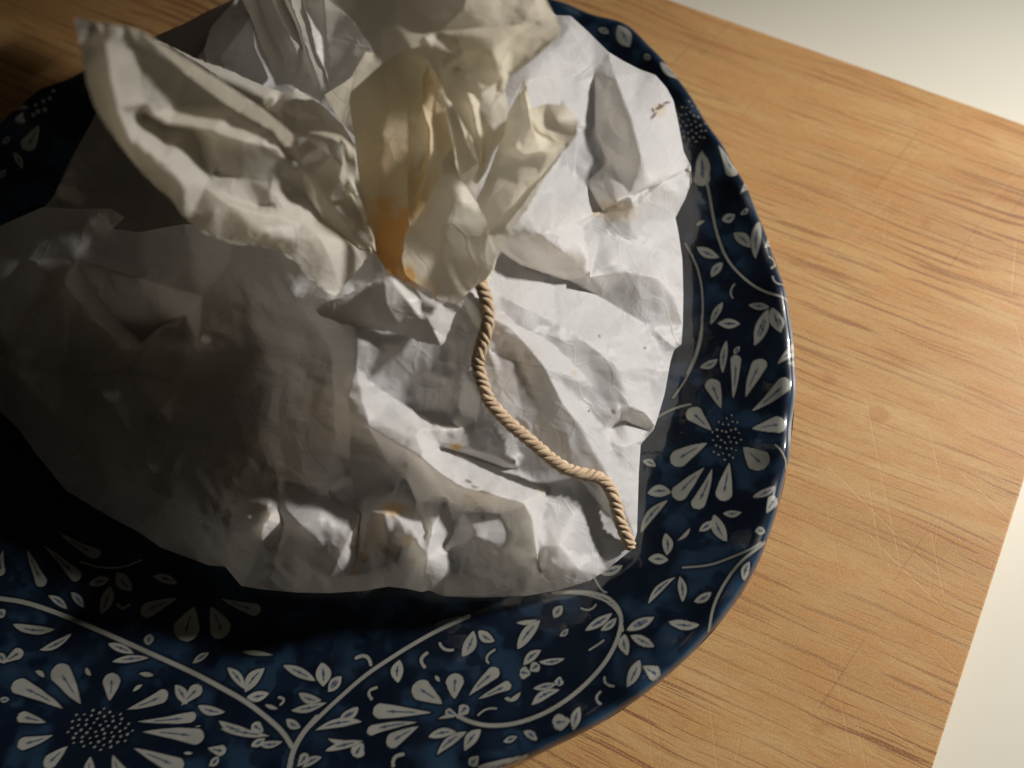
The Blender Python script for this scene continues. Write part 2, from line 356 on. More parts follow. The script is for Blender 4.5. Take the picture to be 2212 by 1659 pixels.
# lower left band
Vn(zF, 28, (-150,400),(0,420),(150,440),(330,500),(550,590),(800,700),(1000,790),(1200,880),(1350,960),(1530,1060),(1660,1160),(1760,1250),(1815,1340)); Vn(zF, 34, (1790,1520),(1800,1475),(1820,1370),(1880,1260),(1970,1160))
for k in range(58):
    a = k*2.39996; r = (k+.5)**.5*24; Dt(zF, 12, (620+r*math.cos(a)*1.15, 1235+r*math.sin(a)*.72))
(lambda *a: 0)(zF, 20, (475,1170),(580,1130),(660,1135),(655,1175),(530,1215),(605,1215),(685,1215),(740,1210),(725,1170),(570,1265),(640,1250),(715,1255),(780,1280),(635,1300),(710,1300),(385,1235),(485,1270),(745,1370),(750,1330),(790,1165),(800,1230),(590,1350),(430,1195),(520,1330),(660,1360),(440,1310))
P(zF, (390,1105,80,948,92),(505,1080,345,838,116),(680,1060,690,885,104),(790,1110,1045,1008,82),(860,1185,1220,1155,62),(890,1250,1268,1287,92),(830,1350,1140,1480,92),(290,1195,110,1150,62),(700,1390,760,1540,80),(560,1400,540,1560,80),(420,1340,280,1470,84),(330,1270,110,1330,74),
  (1130,1085,1250,965,84),(1640,1250,1568,1203,68),(1850,1465,1912,1388,62),(20,820,142,745,72),(1290,1350,1405,1372,62),
  (270,90,492,302,64),(165,110,272,342,64),(370,10,622,152,64),(20,120,0,280,60),(1100,420,876,512,92),(1210,470,1145,684,154),(1310,470,1390,664,124),(1370,420,1620,500,72))
Lf(zF, (1165,1080,1088,955,66),(1230,1085,1402,1127,52),(1520,980,1413,848,52),(1525,1000,1647,853,78),(1535,1035,1672,1010,58),(1648,1080,1730,1107,26),(1358,1178,1545,1235,46),(1370,1230,1682,1277,42),
  (1560,1337,1650,1288,46),(1600,1315,1757,1310,42),(1780,1170,1872,1222,52),(1858,1008,2000,1055,58),(1808,1117,2032,1068,48),(1760,835,1962,932,52),(2000,820,2010,970,88),(2122,903,2043,1002,52),
  (2110,1180,2202,1108,52),(1880,1475,2002,1408,42),(-20,760,30,825,50),(1300,1462,1362,1400,52),(220,870,275,910,26),(830,995,890,955,24),(535,850,565,900,22),(1140,1380,1205,1385,20),(1210,1220,1260,1215,14),
  (555,330,682,300,62),(685,340,628,522,78),(725,260,822,372,82),(80,580,340,612,52),(240,742,442,640,44),(670,700,832,762,44),(700,812,932,790,42),(930,640,920,712,62),(950,280,1102,332,52),(1500,750,1702,772,28),(1200,822,1302,758,44),
  (-10,490,20,540,60),(0,1040,60,1050,40),(440,380,520,480,46),(300,400,420,490,40),(960,900,860,885,30))
Vn(zF, 20, (730,455),(760,480),(800,460)); Vn(zF, 12, (500,190),(620,230),(760,230),(880,180)); Vn(zF, 16, (1735,1035),(1765,1050),(1745,1080))
# upper left and top
Dt(zA, 34, (690,890),(575,930),(395,955),(465,960),(495,1030),(600,1020),(395,1080),(560,1105),(490,1140),(400,1180),(505,1230),(430,1250),(375,1290),(1830,330),(1910,320),(1700,365))
P(zA, (340,1210,60,1300,150),(440,1400,280,1680,140)); Lf(zA, (120,1530,20,1610,56),(60,1900,10,2000,60),(150,1700,250,1900,70))
Lf(zB, (1690,150,1755,260,72),(1925,350,2052,482,64),(2155,850,2165,1042,70),(1580,160,1640,190,30),(1590,90,1560,60,30),(1840,300,1870,340,30))

def vnoise(x, y, s, seed):
    r = np.random.default_rng(seed); G = r.random((512, 512)); X = x/s+200; Y = y/s+200
    i = np.floor(X).astype(int); j = np.floor(Y).astype(int); u = X-i; v = Y-j; u = u*u*(3-2*u); v = v*v*(3-2*v)
    g = lambda a, b: G[a % 512, b % 512]
    return (g(i, j)*(1-u)+g(i+1, j)*u)*(1-v)+(g(i, j+1)*(1-u)+g(i+1, j+1)*u)*v
def sst(a, b, x): t = np.clip((x-a)/(b-a), 0, 1); return t*t*(3-2*t)

def plate():
    # angles: dense where the rim is in the picture
    a0 = np.linspace(-math.pi, math.pi, 3601)[:-1]
    vis = np.zeros(len(a0), bool)
    for tt in (0, .03, .06, .09):
        ex, ey = project(np.stack([PC[0]+(redge(a0)-tt)*np.cos(a0), PC[1]+(redge(a0)-tt)*np.sin(a0), np.full_like(a0, RIMZ if tt == 0 else .005)], -1))
        vis |= (ex > -40) & (ex < PW+60) & (ey > -60) & (ey < PH+40)
    wgt = np.where(vis, 1.0, .16)*redge(a0); wgt = np.convolve(np.r_[wgt[-20:], wgt, wgt[:20]], np.ones(21)/21, 'same')[20:-20]
    cum = np.r_[0, np.cumsum(wgt)]; NA = 2300
    ang = np.interp(np.arange(NA)/NA*cum[-1], cum, np.linspace(-math.pi, math.pi, 3601))
    re = redge(ang)
    tr = np.r_[0, .0004, .0008, .0013, .0019, np.arange(.0024, .100, .00030)]
    NT = len(tr); NC = 15
    R = re[:, None]-tr[None, :]
    last = R[:, -1]
    Rc = last[:, None]*(1-np.r_[np.linspace(0, 1, NC+1)[1:-1], .9999])[None, :]
    R = np.concatenate([R, Rc], 1)
    X = PC[0]+R*np.cos(ang)[:, None]; Y = PC[1]+R*np.sin(ang)[:, None]
    Z = plate_z(X, Y)
    tE = re[:, None]-R; wv = np.exp(-(tE/.010)**2)
    Z = Z+wv*.00055*np.sin(ang*31+2*np.sin(ang*7))[:, None]+wv*.0004*np.sin(ang*57+1)[:, None]
    Z = Z+.00016*(vnoise(X, Y, .018, 3)-.5)*2+.00012*(vnoise(X, Y, .008, 4)-.5)
    nr = R.shape[1]
    V = np.stack([X, Y, Z], -1).reshape(-1, 3)
    i = np.arange(NA)[:, None]; j = np.arange(nr-1)[None, :]
    i2 = (i+1) % NA
    F = np.stack([(i*nr+j), (i*nr+j+1), (i2*nr+j+1), (i2*nr+j)], -1).reshape(-1, 4)
    # ink
    x, y = X.ravel(), Y.ravel(); n = len(x)
    base = np.stack([np.full(n, .004), np.full(n, .0075), np.full(n, .015)], -1)
    wash = vnoise(x, y, .010, 11)*.6+vnoise(x, y, .004, 12)*.4
    wash = sst(.35, .72, wash)[:, None]
    base = base*(1-wash)+np.array([.012, .028, .053])*wash
    dkw = (sst(.48, .62, vnoise(x, y, .006, 13)*.7+vnoise(x, y, .0022, 15)*.3))[:, None]
    base = base*(1-.72*dkw)+np.array([.0025, .005, .012])*.72*dkw
    mm = .001
    tf_ = (re[:, None]-R).ravel()
    lip = (sst(.0040, .0012, tf_)*(.5+.5*sst(.3, .6, vnoise(x, y, .007, 19))))[:, None]
    base = base*(1-lip)+np.array([.016, .050, .095])*lip
    white = np.zeros(n); dark = np.zeros(n); mid = np.zeros(n)
    for kind, pts, w in INK:
        q = on_plate(np.array([p[0] for p in pts]), np.array([p[1] for p in pts]))[:, :2]
        s = np.hypot(*(place(pts[0][0]+10, pts[0][1], .010)-place(pts[0][0], pts[0][1], .010))[:2])/10
        hw = w*s/2
        pad = hw+1.6*mm
        sel = np.nonzero((x > q[:, 0].min()-pad) & (x < q[:, 0].max()+pad) & (y > q[:, 1].min()-pad) & (y < q[:, 1].max()+pad))[0]
        if len(sel) == 0: continue
        xs, ys = x[sel], y[sel]
        if kind in 'pl':
            d = q[1]-q[0]; L = np.hypot(*d); d = d/L
            wob = (vnoise(xs, ys, .004, 21)-.5)*.00030
            s_ = ((xs-q[0, 0])*d[0]+(ys-q[0, 1])*d[1])/L; l_ = (-(xs-q[0, 0])*d[1]+(ys-q[0, 1])*d[0])
            sc = np.clip(s_, 0, 1)
            bend = random.uniform(-.10, .10)*L if kind == 'l' else random.uniform(-.04, .04)*L
            l_ = l_-bend*4*sc*(1-sc)
            if kind == 'p':
                rt = min(hw/L, .45); prof = np.where(sc < 1-rt, (sc/(1-rt))**.75, np.sqrt(np.clip(1-((sc-1+rt)/rt)**2, 0, 1)))
            else:
                prof = np.sin(math.pi*np.clip(sc, 0, 1)**.95)**.8
            over = np.maximum(-s_, s_-1).clip(0)*L
            dd = np.abs(l_)-hw*prof+wob+over
            white[sel] = np.maximum(white[sel], sst(.10*mm, -.28*mm, dd)*random.uniform(.86, 1))
            dark[sel] = np.maximum(dark[sel], sst(1.0*mm, .25*mm, dd))
            if hw > .9*mm:
                st = sst(.36*mm, .10*mm, np.abs(l_))*sst(.22, .34, s_)*sst(.80, .72, s_)
                st = np.maximum(st, sst(.62*mm, .3*mm, np.hypot(l_, (s_-(.66 if kind == 'p' else .5))*L*.6)))
                mid[sel] = np.maximum(mid[sel], st*.9)
        elif kind in 'dk':
            dd = np.hypot(xs-q[0, 0], ys-q[0, 1])
            if kind == 'd':
                hw *= 1.45; white[sel] = np.maximum(white[sel], .8*sst(hw*1.2, hw*.5, dd)); dark[sel] = np.maximum(dark[sel], sst(hw+1.0*mm, hw, dd))
            else: dark[sel] = np.maximum(dark[sel], .93*sst(hw*1.15, hw*.6, dd))
        else:
            dd = np.full(len(sel), 9.0)
            # smooth the polyline
            q2 = q
            if len(q) == 3:
                tq = np.linspace(0, 1, 12)[:, None]; cq = 2*q[1]-.5*(q[0]+q[2]); q2 = q[0]*(1-tq)**2+cq*2*tq*(1-tq)+q[2]*tq**2
            for _ in range(2 if len(q) > 3 else 0):
                if len(q2) > 2:
                    a_ = q2[:-1]*.75+q2[1:]*.25; b_ = q2[:-1]*.25+q2[1:]*.75
                    q2 = np.concatenate([q2[:1], np.stack([a_, b_], 1).reshape(-1, 2), q2[-1:]])
            for k in range(len(q2)-1):
                a_, b_ = q2[k], q2[k+1]; ab = b_-a_; u = np.clip(((xs-a_[0])*ab[0]+(ys-a_[1])*ab[1])/(ab@ab+1e-12), 0, 1)
                dd = np.minimum(dd, np.hypot(xs-a_[0]-u*ab[0], ys-a_[1]-u*ab[1]))
            hw = max(hw, .00030)
            white[sel] = np.maximum(white[sel], sst(hw+.12*mm, hw-.18*mm, dd)*.85)
            dark[sel] = np.maximum(dark[sel], .9*sst(hw+1.1*mm, hw+.3*mm, dd))
    c = base*(1-.80*dark[:, None])+np.array([.002, .004, .010])*.80*dark[:, None]
    wc = np.array([.27, .275, .245])*(.86+.14*vnoise(x, y, .003, 31))[:, None]
    c = c*(1-white[:, None])+wc*white[:, None]
    mid = mid*white
    c = c*(1-mid[:, None])+np.array([.012, .028, .075])*mid[:, None]
    # underside: rim wall down to the foot ring
    gm = glaze_material()
    root = empty('serving_plate', (float(PC[0]), float(PC[1]), 0))
    tag(root, 'large dark blue plate with pale flowers and vines, under the paper parcel', 'plate')
    o = mesh_obj('plate_top', V-np.array([PC[0], PC[1], 0]), F, gm, root)
    ca = o.data.color_attributes.new('ink', 'FLOAT_COLOR', 'POINT')
    ca.data.foreach_set('color', np.c_[c, np.ones(n)].astype(np.float32).ravel())
    # back
    a2 = ang[::10]; r2 = redge(a2); K = len(a2)
    prof = [(0, .0146), (.0002, .0138), (.0012, .0133), (.004, .0136), (.012, .0110), (.025, .0050), (.036, .0022), (.040, .0002), (.044, .0002), (.047, .0016), (.09, .0016)]
    VV = []
    for t_, z_ in prof: VV.append(np.stack([(r2-t_)*np.cos(a2), (r2-t_)*np.sin(a2), np.full(K, z_)], -1))
    VV = np.concatenate(VV); FF = []
    ii = np.arange(K)
    for k in range(len(prof)-1): FF.append(np.stack([k*K+ii, k*K+(ii+1) % K, (k+1)*K+(ii+1) % K, (k+1)*K+ii], -1))
    mo, nt, out = mat('back_glaze'); nn = N(nt)
    pp = nn('ShaderNodeBsdfPrincipled', {'Base Color': (.02, .05, .13, 1), 'Roughness': .2, 'Coat Weight': .6}); nt.links.new(pp.outputs[0], out.inputs[0])
    mesh_obj('plate_base', VV, np.concatenate(FF), mo, root)
plate()


# ------------------------------------------------------------------ paper sheets
O1 = Vector((5.2, 1.3, 8.1)); O2 = Vector((1.7, 9.2, 3.4))
def lift(h):
    return 6+(min(h, 60)-6)*1.35+max(h-60, 0)*1.0 if h > 6 else h
def fnoise(x, y, s, seed):
    # random heights on a triangular lattice, joined by flat facets
    r = np.random.default_rng(seed+900); G = r.random((257, 257))*2-1
    u = x/s+300; v = y/s*1.1547+300; u = u-v/2
    i = np.floor(u).astype(int); j = np.floor(v).astype(int); f = u-i; g = v-j
    q = lambda a, b: G[a % 257, b % 257]
    lo = (f+g) < 1
    return np.where(lo, q(i, j)*(1-f-g)+q(i+1, j)*f+q(i, j+1)*g, q(i+1, j+1)*(f+g-1)+q(i, j+1)*(1-f)+q(i+1, j)*(1-g))
def facets(x, y, seed):
    a = .6*seed; X = x*math.cos(a)-y*math.sin(a); Y = x*math.sin(a)+y*math.cos(a)
    wx = fnoise(X, Y, 190, seed+1)*60+fnoise(X, Y, 70, seed+2)*16; wy = fnoise(X, Y, 190, seed+3)*60+fnoise(X, Y, 70, seed+4)*16
    m1 = .35+.65*vnoise(x+5000, y+5000, 160, seed+5); m2 = .2+.8*sst(.35, .7, vnoise(x+5000, y+5000, 110, seed+6))
    return fnoise(X+wx, Y+wy, 105, seed+7)*3.0*m1+fnoise(X+wx, Y+wy, 47, seed+8)*1.45*m1+fnoise(X+wx*.6, Y+wy*.6, 22, seed+9)*.62*m2
def resolve(points):
    """outline / crease points in photo coordinates + height (mm)"""
    return [(float(a), float(b), lift(float(c))) for a, b, c in points]
def build_sheet(name, outline, creases=(), spots=(), levels=3, smooth=10, m=None, parent=None, jag=0.0, crumple=1.0, stain=None, seed=0, relief=None, specks=(), seg=16):
    """a crumpled sheet: coarse folds are given, refined, relaxed between the creases and crinkled"""
    verts = []; idx = {}
    def vid(p):
        k = (round(p[0], 1), round(p[1], 1))
        if k not in idx: idx[k] = len(verts); verts.append(p)
        return idx[k]
    ol = [vid(p) for p in resolve(outline)]
    edges = set(); cre = set()
    for c in creases:
        ids = [vid(p) for p in resolve(c)]
        for a, b in zip(ids[:-1], ids[1:]):
            if a != b: cre.add((min(a, b), max(a, b)))
    for s in resolve(spots): vid(s)
    n0 = len(verts)
    out = delaunay_2d_cdt([Vector((p[0], p[1])) for p in verts], [e for e in cre], [ol], 1, 1e-4)
    v2, _, f2, ov, oe, _ = out
    V = np.zeros((len(v2), 3)); src = np.array(verts)
    mapping = {}
    for i, v in enumerate(v2):
        if ov[i]: V[i] = src[ov[i][0]]; [mapping.__setitem__(o, i) for o in ov[i]]
        else:
            d = np.hypot(src[:, 0]-v.x, src[:, 1]-v.y); k = np.argsort(d)[:2]; w = 1/(d[k]+1e-3)
            V[i] = (v.x, v.y, (src[k, 2]*w).sum()/w.sum())
    F = np.array([f for f in f2 if len(f) == 3])
    E_cdt, oeo = out[1], oe
    C = set()
    for k, e in enumerate(E_cdt):
        if oeo[k] and any(q < len(cre) for q in oeo[k]): C.add((min(e), max(e)))
    # even, well shaped triangles: densify outline and creases, scatter the inside, triangulate again
    VC, FC = V.copy(), F.copy()
    A_, B_, C_ = VC[FC[:, 0]], VC[FC[:, 1]], VC[FC[:, 2]]
    den = (B_[:, 1]-C_[:, 1])*(A_[:, 0]-C_[:, 0])+(C_[:, 0]-B_[:, 0])*(A_[:, 1]-C_[:, 1])
    okd = np.abs(den) > 1e-6; A_, B_, C_, den = A_[okd], B_[okd], C_[okd], den[okd]
    def height(P):
        w0 = ((B_[:, 1]-C_[:, 1])*(P[:, :1]-C_[:, 0])+(C_[:, 0]-B_[:, 0])*(P[:, 1:2]-C_[:, 1]))/den
        w1 = ((C_[:, 1]-A_[:, 1])*(P[:, :1]-C_[:, 0])+(A_[:, 0]-C_[:, 0])*(P[:, 1:2]-C_[:, 1]))/den
        w2 = 1-w0-w1; mn = np.minimum(np.minimum(w0, w1), w2); k = mn.argmax(1); r = np.arange(len(P))
        return w0[r, k]*A_[k, 2]+w1[r, k]*B_[k, 2]+w2[r, k]*C_[k, 2], mn[r, k] > -1e-9
    bset = {}
    for f in FC:
        for u, v in ((f[0], f[1]), (f[1], f[2]), (f[2], f[0])): bset[(min(u, v), max(u, v))] = bset.get((min(u, v), max(u, v)), 0)+1
    segs = [(e, True) for e, c in bset.items() if c == 1]+[(e, False) for e in C if bset.get(e, 0) != 1]
    nv = [tuple(p) for p in VC]; ne = []; eb = []
    for (u, v), isbd in segs:
        L = np.hypot(*(VC[u, :2]-VC[v, :2])); q = max(1, int(round(L/seg))); prev = u
        for t in range(1, q):
            nv.append(tuple(VC[u]+(VC[v]-VC[u])*t/q)); ne.append((prev, len(nv)-1)); eb.append(isbd); prev = len(nv)-1
        ne.append((prev, v)); eb.append(isbd)
    used = sorted({i for e in ne for i in e}); fixed = np.array([nv[i][:2] for i in used])
    x0, y0 = VC[:, :2].min(0); x1, y1 = VC[:, :2].max(0)
    gy = np.arange(y0, y1, seg*.87); G = np.concatenate([np.stack([np.arange(x0+(k % 2)*seg/2, x1, seg), np.full(len(np.arange(x0+(k % 2)*seg/2, x1, seg)), yy)], 1) for k, yy in enumerate(gy)])
    G = G+np.random.default_rng(seed+50).uniform(-.18, .18, G.shape)*seg
    hz, inside = height(G); G, hz = G[inside], hz[inside]
    far = np.array([np.min(np.hypot(*(fixed-g).T)) > seg*.62 for g in G]) if len(G) else np.zeros(0, bool)
    G, hz = G[far], hz[far]
    remap = {i: k for k, i in enumerate(used)}
    pts = [nv[i] for i in used]+[(g[0], g[1], h) for g, h in zip(G, hz)]
    ne2 = [(remap[u], remap[v]) for u, v in ne]
    out = delaunay_2d_cdt([Vector((p[0], p[1])) for p in pts], ne2, [], 0, 1e-4)
    v2, E2, f2, ov, oe, _ = out; src = np.array(pts)
    V = np.zeros((len(v2), 3))
    for i, v in enumerate(v2): V[i] = src[ov[i][0]] if ov[i] else (v.x, v.y, height(np.array([[v.x, v.y]]))[0][0])
    F = np.array([f for f in f2 if len(f) == 3]); _, ins = height(V[F][:, :, :2].mean(1)); F = F[ins]
    C = set()
    for k, e in enumerate(E2):
        if oe[k] and any((q < len(eb) and not eb[q]) for q in oe[k]): C.add((min(e), max(e)))
    usedv = np.unique(F); mp = -np.ones(len(V), int); mp[usedv] = np.arange(len(usedv)); V = V[usedv]; F = mp[F]
    C = {(min(mp[u], mp[v]), max(mp[u], mp[v])) for u, v in C if mp[u] >= 0 and mp[v] >= 0}
    for lev in range(levels):
        e = np.sort(np.concatenate([F[:, [0, 1]], F[:, [1, 2]], F[:, [2, 0]]]), 1)
        ue, inv = np.unique(e, axis=0, return_inverse=True); inv = inv.ravel()
        nV = len(V); V = np.concatenate([V, (V[ue[:, 0]]+V[ue[:, 1]])/2])
        nf = len(F); m01 = nV+inv[:nf]; m12 = nV+inv[nf:2*nf]; m20 = nV+inv[2*nf:]
        F = np.concatenate([np.stack([F[:, 0], m01, m20], 1), np.stack([m01, F[:, 1], m12], 1), np.stack([m20, m12, F[:, 2]], 1), np.stack([m01, m12, m20], 1)])
        C2 = set()
        for k, (a, b) in enumerate(ue):
            if (a, b) in C: C2.add((a, nV+k)); C2.add((b, nV+k))
        C = C2
    e = np.sort(np.concatenate([F[:, [0, 1]], F[:, [1, 2]], F[:, [2, 0]]]), 1)
    ue, cnt = np.unique(e, axis=0, return_counts=True)
    bd = ue[cnt == 1]; cr = np.array(sorted(C)).reshape(-1, 2)
    n = len(V); isb = np.zeros(n, bool); isb[bd.ravel()] = True; isc = np.zeros(n, bool)
    if len(cr): isc[cr.ravel()] = True
    def lap(X, E):
        s = np.zeros_like(X); c = np.zeros(n)
        for a, b in ((0, 1), (1, 0)): 
            for q in range(X.shape[1]): s[:, q] += np.bincount(E[:, a], X[E[:, b], q], n)
            c += np.bincount(E[:, a], minlength=n)
        return s/np.maximum(c, 1)[:, None], c
    free = ~isb & ~isc
    for it in range(smooth):
        L, _ = lap(V, ue); V[free] += .6*(L[free]-V[free])
        if it % 3 == 0:
            L, c = lap(V, bd); sel = isb & (c == 2); V[sel] += .5*(L[sel]-V[sel])
        if it % 4 == 0 and len(cr):
            L, c = lap(V, cr); sel = isc & ~isb & (c == 2); V[sel] += .5*(L[sel]-V[sel])
            V[isc & ~isb, 2] += .12*(lap(V, ue)[0][isc & ~isb, 2]-V[isc & ~isb, 2])
    if relief:
        zs = V.copy()
        fr = ~isb
        for it in range(220):
            L, _ = lap(zs, ue); zs[fr, 2] += .8*(L[fr, 2]-zs[fr, 2])
        k = relief(V[:, 0], V[:, 1]); V[:, 2] = zs[:, 2]+k*(V[:, 2]-zs[:, 2])
    # torn edge
    if jag:
        for i in np.nonzero(isb)[0]:
            v = Vector((V[i, 0]/9+seed*7.1, V[i, 1]/9, 1.3)); w = Vector((V[i, 0]/28, V[i, 1]/28, seed))
            a = noise.noise_vector(v)*jag*2.2+noise.noise_vector(w)*jag*2.0
            V[i, 0] += a.x; V[i, 1] += a.y
    # crinkles
    if crumple:
        dz = facets(V[:, 0], V[:, 1], seed)
        wgt = np.where(isb, .8, 1.0)
        V[:, 2] += dz*crumple*wgt
    for it in range(1):
        L, _ = lap(V, ue); q = ~isb; V[q, 2] += .35*(L[q, 2]-V[q, 2])
    W3 = place(V[:, 0], V[:, 1], V[:, 2]/1000)
    o = mesh_obj(name, W3-np.array([*ORI, 0]), F, m, parent)
    st = np.zeros(n)
    if stain:
        for (x, y, r, a, *sh) in stain:
            sx = sh[0] if sh else 1.0
            d = np.hypot((V[:, 0]-x)/sx, V[:, 1]-y)
            nn = np.array([noise.noise(Vector((p[0]/30, p[1]/30, 5))) for p in V])*.25
            st = np.maximum(st, a*(1-sst(.25, 1.0, d/r+nn)))
    at = o.data.attributes.new('stain', 'FLOAT', 'POINT'); at.data.foreach_set('value', st.astype(np.float32))
    sp = np.zeros(n)
    for (x, y, r, *sh) in specks:
        ax, an = (sh[0], math.radians(sh[1])) if sh else (1.0, 0.0)
        dx, dy = V[:, 0]-x, V[:, 1]-y
        u = (dx*math.cos(an)+dy*math.sin(an))/ax; v = -dx*math.sin(an)+dy*math.cos(an)
        sp = np.maximum(sp, .85*sst(1.0, .45, np.hypot(u, v)/(r*1.25)))
    at = o.data.attributes.new('speck', 'FLOAT', 'POINT'); at.data.foreach_set('value', sp.astype(np.float32))
    return o
ORI = place(880, 640, 0.05)[:2]
parcel = empty('paper_parcel', (float(ORI[0]), float(ORI[1]), 0.0))
tag(parcel, 'crumpled white parchment parcel gathered at the top, lying open-mouthed on the blue plate', 'paper parcel')
M_BAG = paper_material('parchment_outer', (.86, .86, .87), (.98, .94, .87), .56, .03)
M_FLAP = paper_material('parchment_flap', (.82, .795, .715), (.96, .90, .75), .50, .03)
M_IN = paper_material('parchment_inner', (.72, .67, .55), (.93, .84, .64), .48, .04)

BAG_OUT = [(-150,470,10),(0,488,13),(93,447,22),(160,452,24),(239,450,26),(270,470,26),(243,494,23),(300,502,27),(350,492,31),(400,484,34),(470,490,44),(520,465,48),(540,420,48),(525,330,46),(490,240,42),(455,170,40),(440,110,38),(455,60,32),(515,-8,28),(700,-70,28),(960,-90,28),(1130,-20,27),(1200,33,27),(1232,34,27),(1270,68,26),(1314,112,28),
 (1345,131,27),(1382,150,26),(1416,162,26),(1440,190,25),(1455,218,25),(1466,270,24),(1477,328,24),(1492,358,25),(1494,392,25),(1480,430,24),(1459,470,23),(1466,505,21),(1474,560,18),(1476,637,17),(1475,700,17),(1472,744,18),(1456,756,17),(1448,782,16),(1436,850,15),
 (1421,902,15),(1412,928,15),(1384,960,14),(1380,1020,13),(1378,1085,13),(1376,1150,12),(1366,1186,12),(1330,1215,12),(1300,1238,11),(1273,1255,11),(1203,1275,10),(1134,1288,10),(1030,1291,10),(960,1288,11),(926,1275,17),(911,1279,11),(880,1272,12),(839,1267,14),
 (780,1277,11),(712,1281,11),(642,1280,11),(575,1274,11),(521,1266,13),(486,1224,14),(451,1221,12),(347,1183,12),(295,1147,12),(247,1122,12),(143,1060,12),(77,979,13),(39,925,13),(0,890,13),(-70,850,13),(-180,740,10),(-210,600,10)]
